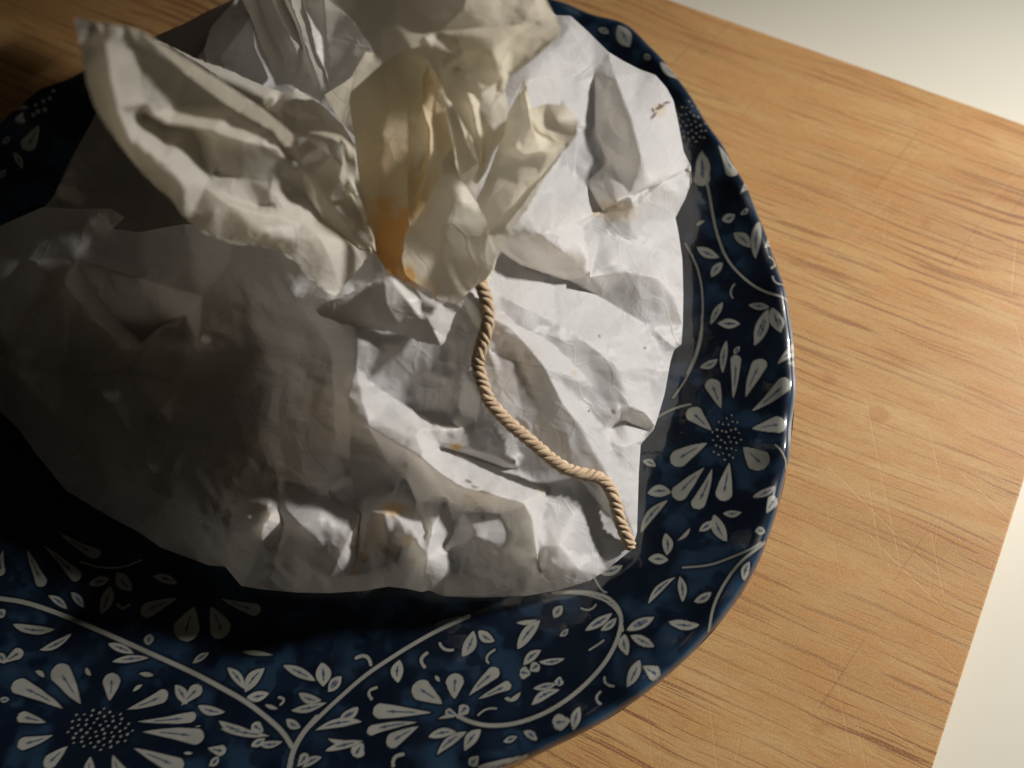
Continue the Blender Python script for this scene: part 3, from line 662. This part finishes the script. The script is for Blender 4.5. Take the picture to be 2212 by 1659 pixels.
BAG_CR = [
 # right side, upper facets
 [(1314,112,28),(1330,170,38),(1362,250,38),(1386,345,38),(1360,425,37),(1370,450,36)],
 [(1230,60,36),(1284,150,31),(1284,286,30),(1312,350,30),(1265,394,28),(1300,455,30)],
 [(1300,455,30),(1370,450,36),(1430,395,36),(1493,358,25)],
 [(1257,473,40),(1330,436,39),(1400,402,37),(1450,378,33),(1490,362,27)],
 [(1262,480,33),(1332,442,32),(1402,408,31),(1452,384,28),(1491,368,22)],
 [(1200,33,27),(1190,110,42),(1215,160,36),(1180,210,44),(1135,300,50)],
 [(1142,170,52),(1190,165,46),(1215,200,36),(1200,260,36)],
 [(1100,400,52),(1180,420,42),(1257,473,40)],
 [(1180,410,42),(1205,360,34),(1265,394,26)],
 [(1255,490,32),(1268,540,38),(1275,600,38)],[(1300,500,34),(1275,600,38)],
 # tongue fold below the neck at right
 [(1090,505,56),(1128,468,56),(1200,498,54),(1255,530,50),(1268,560,46),(1262,583,42),(1222,592,40),(1126,562,44),(1084,532,50)],
 [(1086,546,42),(1126,574,38),(1180,592,35),(1225,604,32),(1266,600,34)],
 [(1160,500,57),(1215,545,52)],
 # grey wedge / bright ridge
 [(1225,604,32),(1300,643,27),(1396,701,22),(1454,748,19)],
 [(1266,600,34),(1350,588,33),(1420,600,30),(1455,640,26),(1474,700,17)],
 [(1010,585,54),(1068,632,50),(1130,624,42),(1180,612,36),(1225,604,32)],
 [(1068,632,50),(1140,668,43),(1240,720,36),(1330,790,31),(1448,800,18)],
 [(1110,700,43),(1190,740,36),(1290,840,28),(1330,900,24)],
 # dent at the lower right
 [(1305,925,24),(1330,888,27),(1360,878,28),(1392,892,25),(1415,918,17)],
 [(1320,925,15),(1345,908,15),(1385,925,14),(1400,932,14)],
 [(1310,950,23),(1350,965,22),(1383,955,17)],
 # long crease under the twine
 [(1000,632,54),(1045,676,53),(1107,709,47),(1177,794,40),(1215,871,35),(1254,921,31),(1285,979,28),(1308,1018,24),(1340,1080,20),(1370,1150,13)],
 [(1000,660,51),(1052,740,45),(1080,830,38),(1112,895,33),(1170,940,29),(1215,985,26),(1260,1045,21),(1310,1110,16)],
 [(1107,709,47),(1040,716,46)],[(1177,794,40),(1120,782,39),(1060,760,41)],[(1215,871,35),(1150,850,34),(1112,895,33)],
 # front, left of the twine
 [(771,700,54),(770,790,51),(800,825,43),(850,860,37),(905,890,31),(955,918,28),(990,922,27)],
 [(770,790,51),(780,850,46),(797,921,45),(900,924,41),(960,928,38),(991,926,36),(1028,915,33),(1040,860,37),(1045,790,40)],
 [(991,926,36),(1000,900,29),(990,880,29)],
 [(766,800,50),(752,860,46),(757,940,41),(758,1020,34),(775,1080,27)],
 [(797,921,45),(835,945,43),(875,968,42),(912,990,42),(952,1022,41),(1000,1052,40),(1060,1066,38),(1131,1086,34),(1152,1118,31),(1162,1165,28),(1166,1225,20)],
 [(797,924,41),(840,1000,27),(880,1040,20),(900,1085,20)],
 [(912,990,42),(950,1050,36),(965,1070,32),(1003,1106,26),(1080,1110,26),(1140,1092,30)],
 [(945,955,32),(1015,970,30),(1080,990,27),(1110,1003,27),(1122,975,24)],
 [(958,968,24),(1015,985,22),(1090,1012,19),(1112,1012,20)],
 [(965,1072,30),(980,1150,20),(960,1180,20)],
 [(850,1060,20),(880,1000,24),(884,1010,24)],
 [(775,1103,26),(800,1104,32),(832,1112,35),(852,1106,33),(853,1070,25),(884,1010,24)],
 [(757,1020,34),(690,1070,27),(620,1102,27),(700,1096,28),(775,1103,26)],
 [(600,1100,25),(585,1112,29),(570,1135,30),(562,1158,28),(578,1192,24),(600,1190,22),(612,1130,26),(600,1100,25)],
 [(620,1102,27),(650,1135,30),(690,1122,30),(775,1103,26)],
 [(775,1103,30),(762,1150,30),(738,1195,28),(712,1248,23)],
 [(780,1110,22),(772,1160,22),(770,1200,22),(760,1245,20)],
 [(712,1248,23),(770,1243,22),(830,1225,24),(895,1210,26)],
 [(840,1180,28),(895,1160,31),(925,1150,30)],
 [(932,1150,34),(922,1210,34),(915,1240,29),(911,1279,12)],
 [(970,1185,25),(1030,1158,30),(1095,1183,26),(1060,1220,20),(970,1250,17)],
 [(1150,1118,31),(1161,1200,30),(1165,1246,22),(1180,1222,24),(1195,1216,26),(1180,1180,26),(1212,1180,28),(1250,1230,18)],
 [(1162,1200,22),(1150,1240,16)],
 [(1185,1000,24),(1185,1060,20),(1170,1120,20)],
 # left, shaded half
 [(700,660,52),(715,760,45),(722,850,42),(725,950,36),(752,1050,30)],
 [(670,690,46),(640,800,41),(615,900,35),(600,1000,29),(578,1100,26)],
 [(500,560,52),(440,640,46),(430,760,37),(390,830,33),(345,890,33),(270,915,28)],
 [(140,610,38),(210,640,28),(260,700,24),(305,740,24),(350,700,28),(400,680,36)],
 [(140,615,38),(175,655,33),(150,680,32),(200,690,33),(260,735,33),(305,745,30),(360,705,36)],
 [(20,790,22),(60,690,30),(140,680,33)],[(20,790,24),(45,820,22),(140,810,22),(195,800,26),(250,750,33)],
 [(185,815,24),(270,800,26),(310,760,31)],[(270,800,26),(280,900,28),(285,960,27),(330,1020,25),(400,1040,25),(470,1090,23)],
 [(285,960,27),(345,890,33)],
 [(150,505,27),(175,520,29),(240,545,29),(275,515,27),(300,502,27)],
 [(160,452,24),(185,480,27),(232,520,27)],
 [(-120,640,14),(60,560,25),(160,560,32),(300,600,35),(440,640,47)],
 # back left, rising behind the big flap
 [(520,465,48),(500,520,50)],
 [(475,125,44),(555,20,36),(600,-30,34)],
 [(475,125,46),(520,250,48),(560,330,50)],
 [(540,30,30),(560,100,34),(600,180,40)],
]
BAG_SP = [(880,600,53),(820,640,51),(760,560,52),(680,500,57),(600,560,55),(560,440,57),(700,400,54),(760,300,55),(880,400,55),(1000,300,54),(1000,150,44),(860,120,44),(700,180,48),(600,250,52),(1060,450,56),(1000,520,56),
 (1230,250,38),(1260,200,33),(1360,520,30),(1400,470,29),(1420,540,25),(1320,560,36),(1420,240,32),(1440,320,31),(1400,430,34),(1400,660,25),(1380,640,28),(1300,700,30),(1400,850,20),(1200,680,39),(1280,800,30),(1250,860,27),(1340,1010,20),(1320,960,22),
 (880,780,45),(840,740,50),(960,820,40),(930,720,48),(1000,800,40),(1100,1040,24),(880,1180,21),(1050,1100,26),(1240,1120,20),(1100,1150,27),(1300,1190,13),(1230,1200,17),(700,1180,27),(640,1200,21),(680,1230,23),(500,1150,22),(540,1000,27),(500,850,34),(560,750,38),(400,950,29),(200,950,21),(120,900,20),(450,1130,21),(550,1220,20),(640,650,47),(540,650,43)]
M_BACK = paper_material('parchment_back', (.72, .71, .70), (.84, .80, .72), .34, .05)
bag = build_sheet('wrapper', BAG_OUT, BAG_CR, BAG_SP, levels=2, smooth=2, seg=12.5, m=M_BAG, parent=parcel, crumple=.85, seed=1,
   relief=lambda x, y: .58+.5*sst(800, 600, x),
   specks=[(1078,1108,7),(1043,1118,6.5),(1010,1072,5,2,20),(1030,1088,4),(975,1062,9,1.6,30),(1025,1052,3,3,15),(1040,1062,3,3,10),(1060,1077,3,2.5,10),(1012,1040,3,3,20),(1003,1094,5,1.5,-30),(1096,1098,3,2,0),(968,1082,6),(1030,1100,3,3,-20),
     (560,841,4),(1295,726,3),(1393,752,3),(1272,888,2.5),(1425,232,4,3,-25),(1412,250,3.5,3,-50),(1440,222,3,3,-15),(1410,238,3,2,70),(1428,228,3,2.5,15),(838,1190,3),(900,1215,3),(786,1213,4),(858,1170,4),(775,1180,2.5),(800,1225,2.5),(820,1165,2.5),(845,1215,2.5),(812,1198,2.5)],
   stain=[(1425,238,24,.38),(1452,690,14,.4,.6),(1240,806,10,.4),(1170,1060,12,.35),(1110,800,95,.16,.8),(1060,700,60,.14),(1330,455,36,.40,1.8),(1290,460,16,.5),(870,610,60,.7),(850,1100,22,.7,2.4),(800,1165,50,.34,1.3),(786,1205,20,.55),(835,1190,20,.5),(770,1235,18,.45),(880,1170,22,.4),(985,965,14,.8,1.6),(1030,1075,20,.22,2),(700,900,130,.24),(560,1000,170,.22),(420,760,230,.20)])  # grease spots, orange glow painted at the neck, broad brown tint at left
build_sheet('wrapper_back', [(20,520,7),(75,470,12),(115,425,16),(150,350,18),(205,250,19),(262,130,21),(335,78,23),(400,50,24),(440,28,25),(515,-8,26),(640,-60,27),(640,60,30),(600,200,32),(590,330,30),(570,480,24),(450,540,16),(300,560,12),(120,560,8)],
   [[(410,80,27),(425,128,33),(440,170,30)],[(425,128,33),(470,60,30),(515,-8,26)],[(205,250,19),(300,330,24),(420,440,25)],[(335,78,23),(370,120,26),(425,128,33)]], [(180,440,12),(250,400,15),(330,420,17),(250,300,21),(330,250,24),(480,300,27)],
   levels=2, smooth=3, seg=15, m=paper_material('shaded_parchment', (.42, .385, .35), (.46, .40, .33), .30, .05), parent=parcel, crumple=.8, seed=31)  # browner, darker paper colour stands in for shade behind the big flap
bb = BVHTree.FromPolygons([v.co+Vector((*ORI, 0)) for v in bag.data.vertices], [tuple(p.vertices) for p in bag.data.polygons])

NECK = (850, 560)
def S_(name, outline, creases=(), spots=(), **k):
    k.setdefault('m', M_FLAP); k.pop('levels', 0); k.pop('smooth', 0); k.setdefault('seg', 13); k['levels'] = 2; k['smooth'] = 4; k['crumple'] = .8*k.get('crumple', .35)
    return build_sheet(name, outline, creases, spots, parent=parcel, **k)

# grey-white translucent sheet at the back, with bright ribs
S_('back_flap', [(512,-40,60),(525,0,58),(545,45,57),(556,77,57),(575,120,57),(590,166,57),(610,182,58),(640,200,58),(690,230,58),(760,260,58),(830,200,62),(830,110,66),(806,100,68),(790,70,70),(764,46,70),(735,20,72),(700,-10,74),(690,-60,78),(600,-70,70)],
   [[(560,0,66),(580,60,63),(610,120,60),(632,180,58)],[(540,0,61),(560,60,59),(590,110,58),(612,182,58)],[(585,0,60),(610,50,58),(640,110,56)],[(612,0,70),(640,60,66),(655,105,61),(648,60,58),(625,0,60)],
    [(650,0,72),(668,50,69),(680,110,66),(700,150,62),(712,190,59)],[(660,100,58),(690,180,56)],[(700,0,68),(705,100,64),(712,190,59)]],
   [(760,110,67)], jag=1.0, seed=2, crumple=.3, m=M_BACK)
# sheet behind the back edge of the big flap
S_('rear_fold', [(335,88,80),(380,105,78),(424,127,76),(501,154,72),(560,182,70),(613,200,68),(640,190,68),(660,205,66),(702,232,66),(740,270,66),(768,318,64),(800,400,58),(810,530,56),(760,480,58),(700,400,66),(633,300,74),(560,230,78),(450,150,84),(360,95,86)],
   [[(613,200,68),(650,225,72),(702,262,70),(742,300,67),(768,318,64)],[(575,235,66),(610,243,72),(640,255,68)],[(424,127,76),(500,190,82),(560,225,79)]],
   jag=.8, seed=3, crumple=.3)
# hidden pleat added as a wall, keeping light off the wrapper's back left
S_('rear_blocker', [(690,60,54),(640,175,55),(605,160,42),(565,70,34),(560,-60,30),(600,-200,40),(700,-220,90),(700,-60,72)], [], [(640,0,55),(620,80,48)], seed=21, crumple=.5, m=M_BAG)
# unseen food added under the paper, blocking light so the left stays dark
fill = build_sheet('filling_blocker', [(-110,640,5),(0,560,6),(150,560,8),(330,580,12),(520,580,20),(660,620,28),(715,700,30),(722,830,24),(705,960,16),(650,1080,8),(500,1120,5),(330,1080,5),(140,980,5),(0,860,5),(-90,780,5)], [],
   [(630,720,39),(650,820,36),(600,950,28),(500,700,36),(480,830,30),(480,980,21),(350,800,26),(330,930,21),(260,620,23),(180,750,21),(180,860,19),(60,720,27),(40,800,20),(420,650,34)],
   levels=1, smooth=6, seg=24, m=food_material(), parent=parcel, crumple=.8, seed=22)
for v in fill.data.vertices:
    hit = bb.ray_cast(v.co+Vector((*ORI, .2)), Vector((0, 0, -1)))
    if hit[0] is not None: v.co.z = max(.0052, min(v.co.z, hit[0].z-.004))
# tall flap at the top, cut by the picture's edge
S_('top_flap', [(690,-130,114),(690,-60,108),(700,-20,104),(725,10,100),(764,46,95),(802,100,88),(811,127,84),(790,148,80),(760,165,76),(740,180,72),(700,205,66),(735,260,64),(770,300,60),(860,300,66),(950,240,74),(1010,200,80),(1100,150,88),(1190,90,96),(1212,55,102),(1190,20,108),(1170,-20,112),(1190,-130,118),(1150,-300,140),(900,-400,155)],
   [[(850,-40,108),(900,20,101),(940,55,96),(906,82,90),(900,120,84)],[(1150,-60,114),(1160,20,106),(1176,52,101),(1212,55,102)],[(1020,-60,104),(1000,20,97),(960,60,94)],[(760,165,76),(790,110,84),(840,130,84),(900,120,84)]],
   [(860,60,92),(1080,60,98)], jag=.5, seed=4, crumple=.45)
# inner column going down to the neck; its orange paints light through the layers
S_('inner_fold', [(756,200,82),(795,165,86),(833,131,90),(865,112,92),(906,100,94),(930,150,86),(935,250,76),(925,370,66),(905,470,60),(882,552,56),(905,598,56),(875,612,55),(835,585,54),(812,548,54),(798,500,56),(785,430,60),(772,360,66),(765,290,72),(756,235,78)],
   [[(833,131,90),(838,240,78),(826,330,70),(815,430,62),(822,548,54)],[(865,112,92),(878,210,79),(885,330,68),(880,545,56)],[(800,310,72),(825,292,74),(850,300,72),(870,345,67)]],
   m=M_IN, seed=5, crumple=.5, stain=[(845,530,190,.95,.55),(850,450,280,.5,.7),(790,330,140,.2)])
# pleats between the column and the front right flap
S_('pleat', [(914,230,84),(926,282,79),(922,328,75),(903,378,71),(890,350,70),(896,300,76),(906,250,82)], seed=6, crumple=.1)
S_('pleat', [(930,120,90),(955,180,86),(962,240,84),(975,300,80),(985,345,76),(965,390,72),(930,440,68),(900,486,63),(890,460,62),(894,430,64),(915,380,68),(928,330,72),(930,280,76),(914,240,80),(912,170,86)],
   [[(940,180,84),(938,260,84),(945,330,78),(905,430,67)]], m=M_IN, seed=7, crumple=.2, stain=[(910,460,110,.6,.6),(930,250,120,.25)])  # orange towards the neck painted as light through the folds
S_('pleat', [(952,200,96),(975,222,92),(992,256,88),(1006,300,84),(1022,340,79),(1034,350,77),(1012,368,75),(995,380,73),(988,350,76),(978,290,83),(964,240,90)],
   [[(968,222,94),(985,280,86),(1010,330,79),(995,380,73)]], seed=8, crumple=.15)
S_('pleat', [(1040,200,98),(1085,170,94),(1098,230,88),(1090,290,82),(1066,330,76),(1050,372,70),(1030,400,66),(1020,390,68),(1040,350,74),(1042,290,82),(1034,240,92)],
   [[(1060,228,92),(1066,290,84),(1056,340,76),(1036,385,68)]], seed=9, crumple=.15)
S_('pleat', [(880,180,70),(960,160,76),(1060,190,76),(1080,260,72),(1050,360,66),(1020,440,62),(980,520,59),(920,540,58),(885,500,60),(880,400,64),(890,280,68)],
   [[(940,200,76),(930,330,66),(910,470,60)],[(985,190,68),(980,330,62),(950,480,58)],[(1040,210,76),(1015,340,68),(975,470,60)]], seed=17, crumple=.2, stain=[(900,480,120,.4,.6)])  # tint low down paints the same warm glow
# front right flap with its folded bright edge
S_('mouth_flap', [(906,85,104),(930,72,104),(953,68,104),(1030,60,106),(1100,56,108),(1162,46,112),(1195,44,114),(1212,58,112),(1208,75,108),(1190,95,104),(1150,130,100),(1110,160,97),(1096,172,96),(1088,200,93),(1062,230,92),(1062,270,86),(1056,320,78),(1044,372,72),(1030,400,68),
     (1034,350,76),(1018,300,84),(990,250,89),(968,222,91),(953,178,94),(934,145,98),(912,122,100),(908,105,102)],
   [[(918,82,106),(932,100,103),(950,150,97),(968,200,92)],[(930,72,104),(1000,110,96),(1060,105,98),(1110,75,105),(1160,50,112)],[(1160,50,112),(1140,75,106),(1100,112,100),(1085,145,94),(1092,165,95)],
    [(990,95,98),(975,115,103),(988,125,97),(992,150,101),(1000,160,97)],[(1000,160,97),(1020,230,84),(1032,300,78),(1038,350,73)],[(1195,80,107),(1140,120,101),(1096,160,97)]],
   [(1080,150,92)], seed=10, crumple=.25, levels=4)
# right hand curl with its cream turned-back lip
S_('side_flap', [(1134,165,80),(1120,200,82),(1100,240,81),(1083,280,79),(1075,320,76),(1058,365,72),(1040,410,68),(1028,430,66),(1034,455,64),(1050,480,63),(1056,500,62),(1040,560,58),(1035,610,56),(1062,600,54),(1073,560,56),(1100,505,60),(1140,450,66),(1180,380,74),(1215,330,79),(1240,303,82),(1225,300,84),(1184,290,86),(1160,275,86),(1150,240,86),(1142,210,84)],
   [[(1125,210,82),(1108,260,76),(1108,320,70),(1130,335,70),(1180,325,76),(1225,309,82)],[(1134,200,82),(1150,270,74),(1160,300,76)],[(1215,330,79),(1150,410,72),(1090,490,64),(1056,500,62)],
    [(1083,330,74),(1130,345,74),(1160,335,76)],[(1060,420,64),(1120,400,68),(1165,380,73)]],
   seed=11, crumple=.35, jag=.6)
S_('turned_lip', [(1142,236,86),(1160,229,89),(1184,224,91),(1223,228,92),(1240,246,91),(1248,264,90),(1246,293,86),(1238,303,84),(1223,309,83),(1200,307,83),(1184,301,83),(1165,292,84),(1153,282,84),(1148,258,85)],
   [], [(1200,262,93)], seed=12, crumple=.1, m=M_FLAP)
# front tongue
S_('front_flap', [(976,322,80),(984,350,78),(991,378,76),(1010,408,74),(1030,436,72),(1040,455,72),(1052,480,72),(1058,498,72),(1053,509,71),(1070,540,68),(1072,556,67),(1062,585,65),(1050,605,63),(1030,615,62),(1015,630,60),(1003,640,60),(990,657,59),(965,653,59),(950,650,59),(930,630,59),(914,620,59),(890,606,58),(876,595,58),(868,560,60),(872,540,62),(874,509,64),(890,480,66),(914,451,69),(935,410,72),(955,375,75),(956,345,78)],
   [[(1053,509,71),(1042,560,67),(1030,612,62)],[(955,340,79),(975,340,80),(991,378,76)]],
   [(950,560,66),(960,480,72),(990,430,76)], seed=13, crumple=.14, jag=.6, stain=[(884,596,34,.85,.8),(905,625,40,.5,1.4),(900,450,50,.25)])
# torn lip beneath the neck, at the front
S_('neck_lip', [(678,668,56),(700,655,58),(740,640,59),(780,620,60),(837,590,60),(860,600,60),(880,612,59),(914,636,58),(953,655,57),(985,652,57),(1003,648,56),(995,668,54),(984,675,53),(972,705,52),(962,735,51),(952,748,51),(925,742,51),(900,736,51),(868,724,52),(840,716,52),(808,712,53),(775,709,53),(735,697,54),(698,684,55)],
   [[(830,612,62),(835,660,60),(858,700,56)],[(845,605,62),(880,650,60),(910,690,57),(945,720,53)],[(800,630,59),(810,690,54)],[(953,655,57),(925,690,57),(950,740,52)]],
   seed=14, crumple=.25, jag=1.1, m=M_BACK)
# big flap at the left, out of focus
S_('large_flap', [(160,38,132),(186,44,131),(230,52,130),(275,58,129),(301,64,129),(350,95,124),(424,140,116),(500,190,108),(571,238,101),(633,289,94),(665,300,90),(720,340,82),(765,390,74),(792,470,64),(805,546,58),(790,560,57),(770,585,57),(745,615,57),(725,640,58),(715,636,59),(690,622,61),(679,608,62),(660,595,64),(640,565,68),(617,552,70),(590,537,72),(559,530,74),(530,530,76),(502,526,78),(470,515,80),(432,500,83),(401,474,86),(375,440,90),(363,424,91),(332,401,95),(300,365,100),(270,328,104),(235,280,110),(208,239,114),(190,190,119),(182,150,122),(174,100,127)],
   [[(301,64,129),(300,100,122),(305,190,113),(315,225,110),(330,252,107),(359,266,105),(410,272,103),(463,285,101),(520,303,97),(571,316,93),(600,322,90),(607,333,88)],
    [(215,60,128),(228,96,129),(240,180,124),(254,240,118),(275,290,111),(300,365,100)],
    [(320,250,98),(360,275,95),(420,282,93)],
    [(607,333,88),(595,370,83),(584,410,80),(583,436,78),(588,443,76),(556,447,77),(510,432,82),(470,412,86),(440,403,88)],
    [(440,403,88),(450,385,86),(470,355,88),(470,375,85),(520,385,84),(580,392,81)],
    [(583,436,78),(620,460,75),(652,482,72),(690,510,70),(710,550,66),(725,590,61),(735,620,58)],
    [(633,289,94),(610,320,86),(680,390,76),(740,470,66),(800,540,58)],
    [(650,340,84),(660,420,68),(700,480,62),(780,540,58)],[(440,403,88),(490,440,88),(560,460,82),(652,482,72)],
    [(301,64,129),(400,160,108),(500,235,98),(580,280,93)],
    [(652,482,72),(720,515,66),(805,546,58)]],
   [(400,230,101),(500,270,97),(350,350,102),(400,400,95),(460,460,88),(560,500,80),(640,520,73)], seed=15, crumple=.36, jag=1.2, levels=3, smooth=8)
# narrow rolled strip standing at the mouth
S_('rolled_strip', [(664,285,90),(700,284,92),(735,292,92),(755,310,90),(765,325,86),(770,360,78),(766,400,74),(785,450,68),(808,512,60),(812,545,58),(800,520,58),(780,465,64),(760,425,70),(742,400,76),(733,385,80),(741,350,84),(742,315,88),(720,300,88),(690,292,88)],
   [[(735,292,92),(748,320,84),(748,380,78),(762,402,76)],[(755,405,74),(790,490,64)]], seed=16, crumple=.1)

# ------------------------------------------------------------------ twine
def twine():
    pts = [zD(*p) for p in [(905,110),(925,160),(950,220),(960,300),(965,380),(935,470),(910,560),(905,620),(930,690),(955,790),(1020,870),(1100,950),(1200,1030),(1290,1110),(1380,1180),(1480,1215),(1580,1228),(1640,1275),(1678,1370),(1700,1480),(1740,1570),(1768,1635)]]
    R0 = .0021
    p3 = []
    for k, (x, y) in enumerate(pts):
        h = .06
        for _ in range(6):
            w = place(x, y, h)
            hit = bb.ray_cast(Vector((w[0], w[1], .2)), Vector((0, 0, -1)))
            hb = hit[0].z if hit[0] is not None else float(plate_z(w[0], w[1]))
            h = .5*h+.5*(hb+R0)
        p3.append([x, y, h])
    p3 = np.array(p3)
    p3[0, 2] = .074; p3[1, 2] = max(p3[1, 2], .072)
    # taut cord bridges hollows
    h = p3[:, 2].copy()
    for _ in range(30):
        g = h.copy(); g[1:-1] = np.maximum(p3[1:-1, 2], .5*h[1:-1]+.25*(h[:-2]+h[2:])); h = g
    p3[:, 2] = h
    W3 = place(p3[:, 0], p3[:, 1], p3[:, 2])
    # smooth resample
    def chaikin(q, n):
        for _ in range(n):
            a = q[:-1]*.75+q[1:]*.25; b = q[:-1]*.25+q[1:]*.75
            q = np.concatenate([q[:1], np.stack([a, b], 1).reshape(-1, 3), q[-1:]])
        return q
    q = chaikin(W3, 3)
    L = np.r_[0, np.cumsum(np.linalg.norm(np.diff(q, axis=0), axis=1))]
    nS = int(L[-1]/.00028); s = np.linspace(0, L[-1], nS)
    C = np.stack([np.interp(s, L, q[:, k]) for k in range(3)], 1)
    kk = np.hanning(15); kk /= kk.sum()
    Cp = np.concatenate([np.repeat(C[:1], 10, 0), C, np.repeat(C[-1:], 10, 0)])
    C = np.stack([np.convolve(Cp[:, k], kk, 'same')[10:-10] for k in range(3)], 1)
    C = C-np.array([*TORI, 0])
    T = np.gradient(C, axis=0); T /= np.linalg.norm(T, axis=1)[:, None]
    up = np.array([0, 0, 1.0]); A = np.cross(T, up); A /= np.linalg.norm(A, axis=1)[:, None]; B = np.cross(A, T)
    mt = twine_material(); NR = 16; fuzz(C, A, B, mt)
    for st in range(4):
        pitch = .0104; tw = 2*math.pi*s/pitch+st*2*math.pi/4
        tw += .25*np.sin(s*900+1)
        rr = .00104*(1+.06*np.sin(s*700+st)); ro = .00108
        cen = C+A*(ro*np.cos(tw))[:, None]+B*(ro*np.sin(tw))[:, None]
        e1 = A*np.cos(tw)[:, None]+B*np.sin(tw)[:, None]; e2 = -A*np.sin(tw)[:, None]+B*np.cos(tw)[:, None]
        a = np.linspace(0, 2*math.pi, NR, endpoint=False)
        endt = np.clip((L[-1]-s)/.0012, 0.0, 1)**.5
        rad = (rr*np.maximum(endt, .05))[:, None]*(1+.035*np.cos(7*a[None, :]+s[:, None]*700))
        V = cen[:, None, :]+e1[:, None, :]*(rad*np.cos(a))[..., None]+e2[:, None, :]*(rad*np.sin(a))[..., None]
        i = np.arange(nS-1)[:, None]; j = np.arange(NR)[None, :]
        F = np.stack([i*NR+j, (i+1)*NR+j, (i+1)*NR+(j+1) % NR, i*NR+(j+1) % NR], -1).reshape(-1, 4)
        o = mesh_obj('strand', V.reshape(-1, 3), F, mt, tw_root)
        uv = o.data.uv_layers.new(name='UVMap')
        li = F.ravel(); jj = li % NR
        # corners wrap: keep the seam continuous
        u = (jj/NR).astype(float); fu = u.reshape(-1, 4); wrap = (fu.max(1)-fu.min(1)) > .5; fu[wrap] = np.where(fu[wrap] < .5, fu[wrap]+1, fu[wrap])
        vv = s[li//NR]/.0104+fu.ravel()*1.2
        uv.data.foreach_set('uv', np.stack([fu.ravel()*.5, vv], 1).ravel().astype(np.float32))
def fuzz(C, A, B, mt):
    V = []; F = []
    for k in range(420):
        i = random.randrange(20, len(C)-12); a = random.uniform(0, 2*math.pi); d = A[i]*math.cos(a)+B[i]*math.sin(a)
        T = C[i+8]-C[i]; T = T/np.linalg.norm(T); L = random.uniform(.0006, .0022); o = random.choice((-1, 1))
        p0 = C[i]+d*.0019; p1 = p0+d*L*.35+T*L*.4*o; p2 = p1+d*L*.15*random.uniform(-1, 1.4)+T*L*.5*o+np.array([0, 0, random.uniform(-.3, .3)*L])
        r = random.uniform(.00003, .00005); b = len(V)
        for q, rr in ((p0, r), (p1, r), (p2, r*.4)):
            for e in ((1, 0, 0), (-.5, .866, 0), (-.5, -.5, .866)): V.append(q+np.array(e)*rr)
        for u in (0, 3):
            for e in range(3): F.append((b+u+e, b+u+(e+1) % 3, b+u+3+(e+1) % 3, b+u+3+e))
    o = mesh_obj('loose_fibres', V, F, mt, tw_root); o.data.uv_layers.new(name='UVMap'); o['kind'] = 'stuff'
def zD(x, y): return (682.7+x*.3858, 554.7+y*.3858)
TORI = place(1080, 880, .04)[:2]
tw_root = empty('twine', (float(TORI[0]), float(TORI[1]), 0))
tag(tw_root, 'tan twisted cotton twine trailing from the parcel neck down over the white paper', 'twine')
twine()
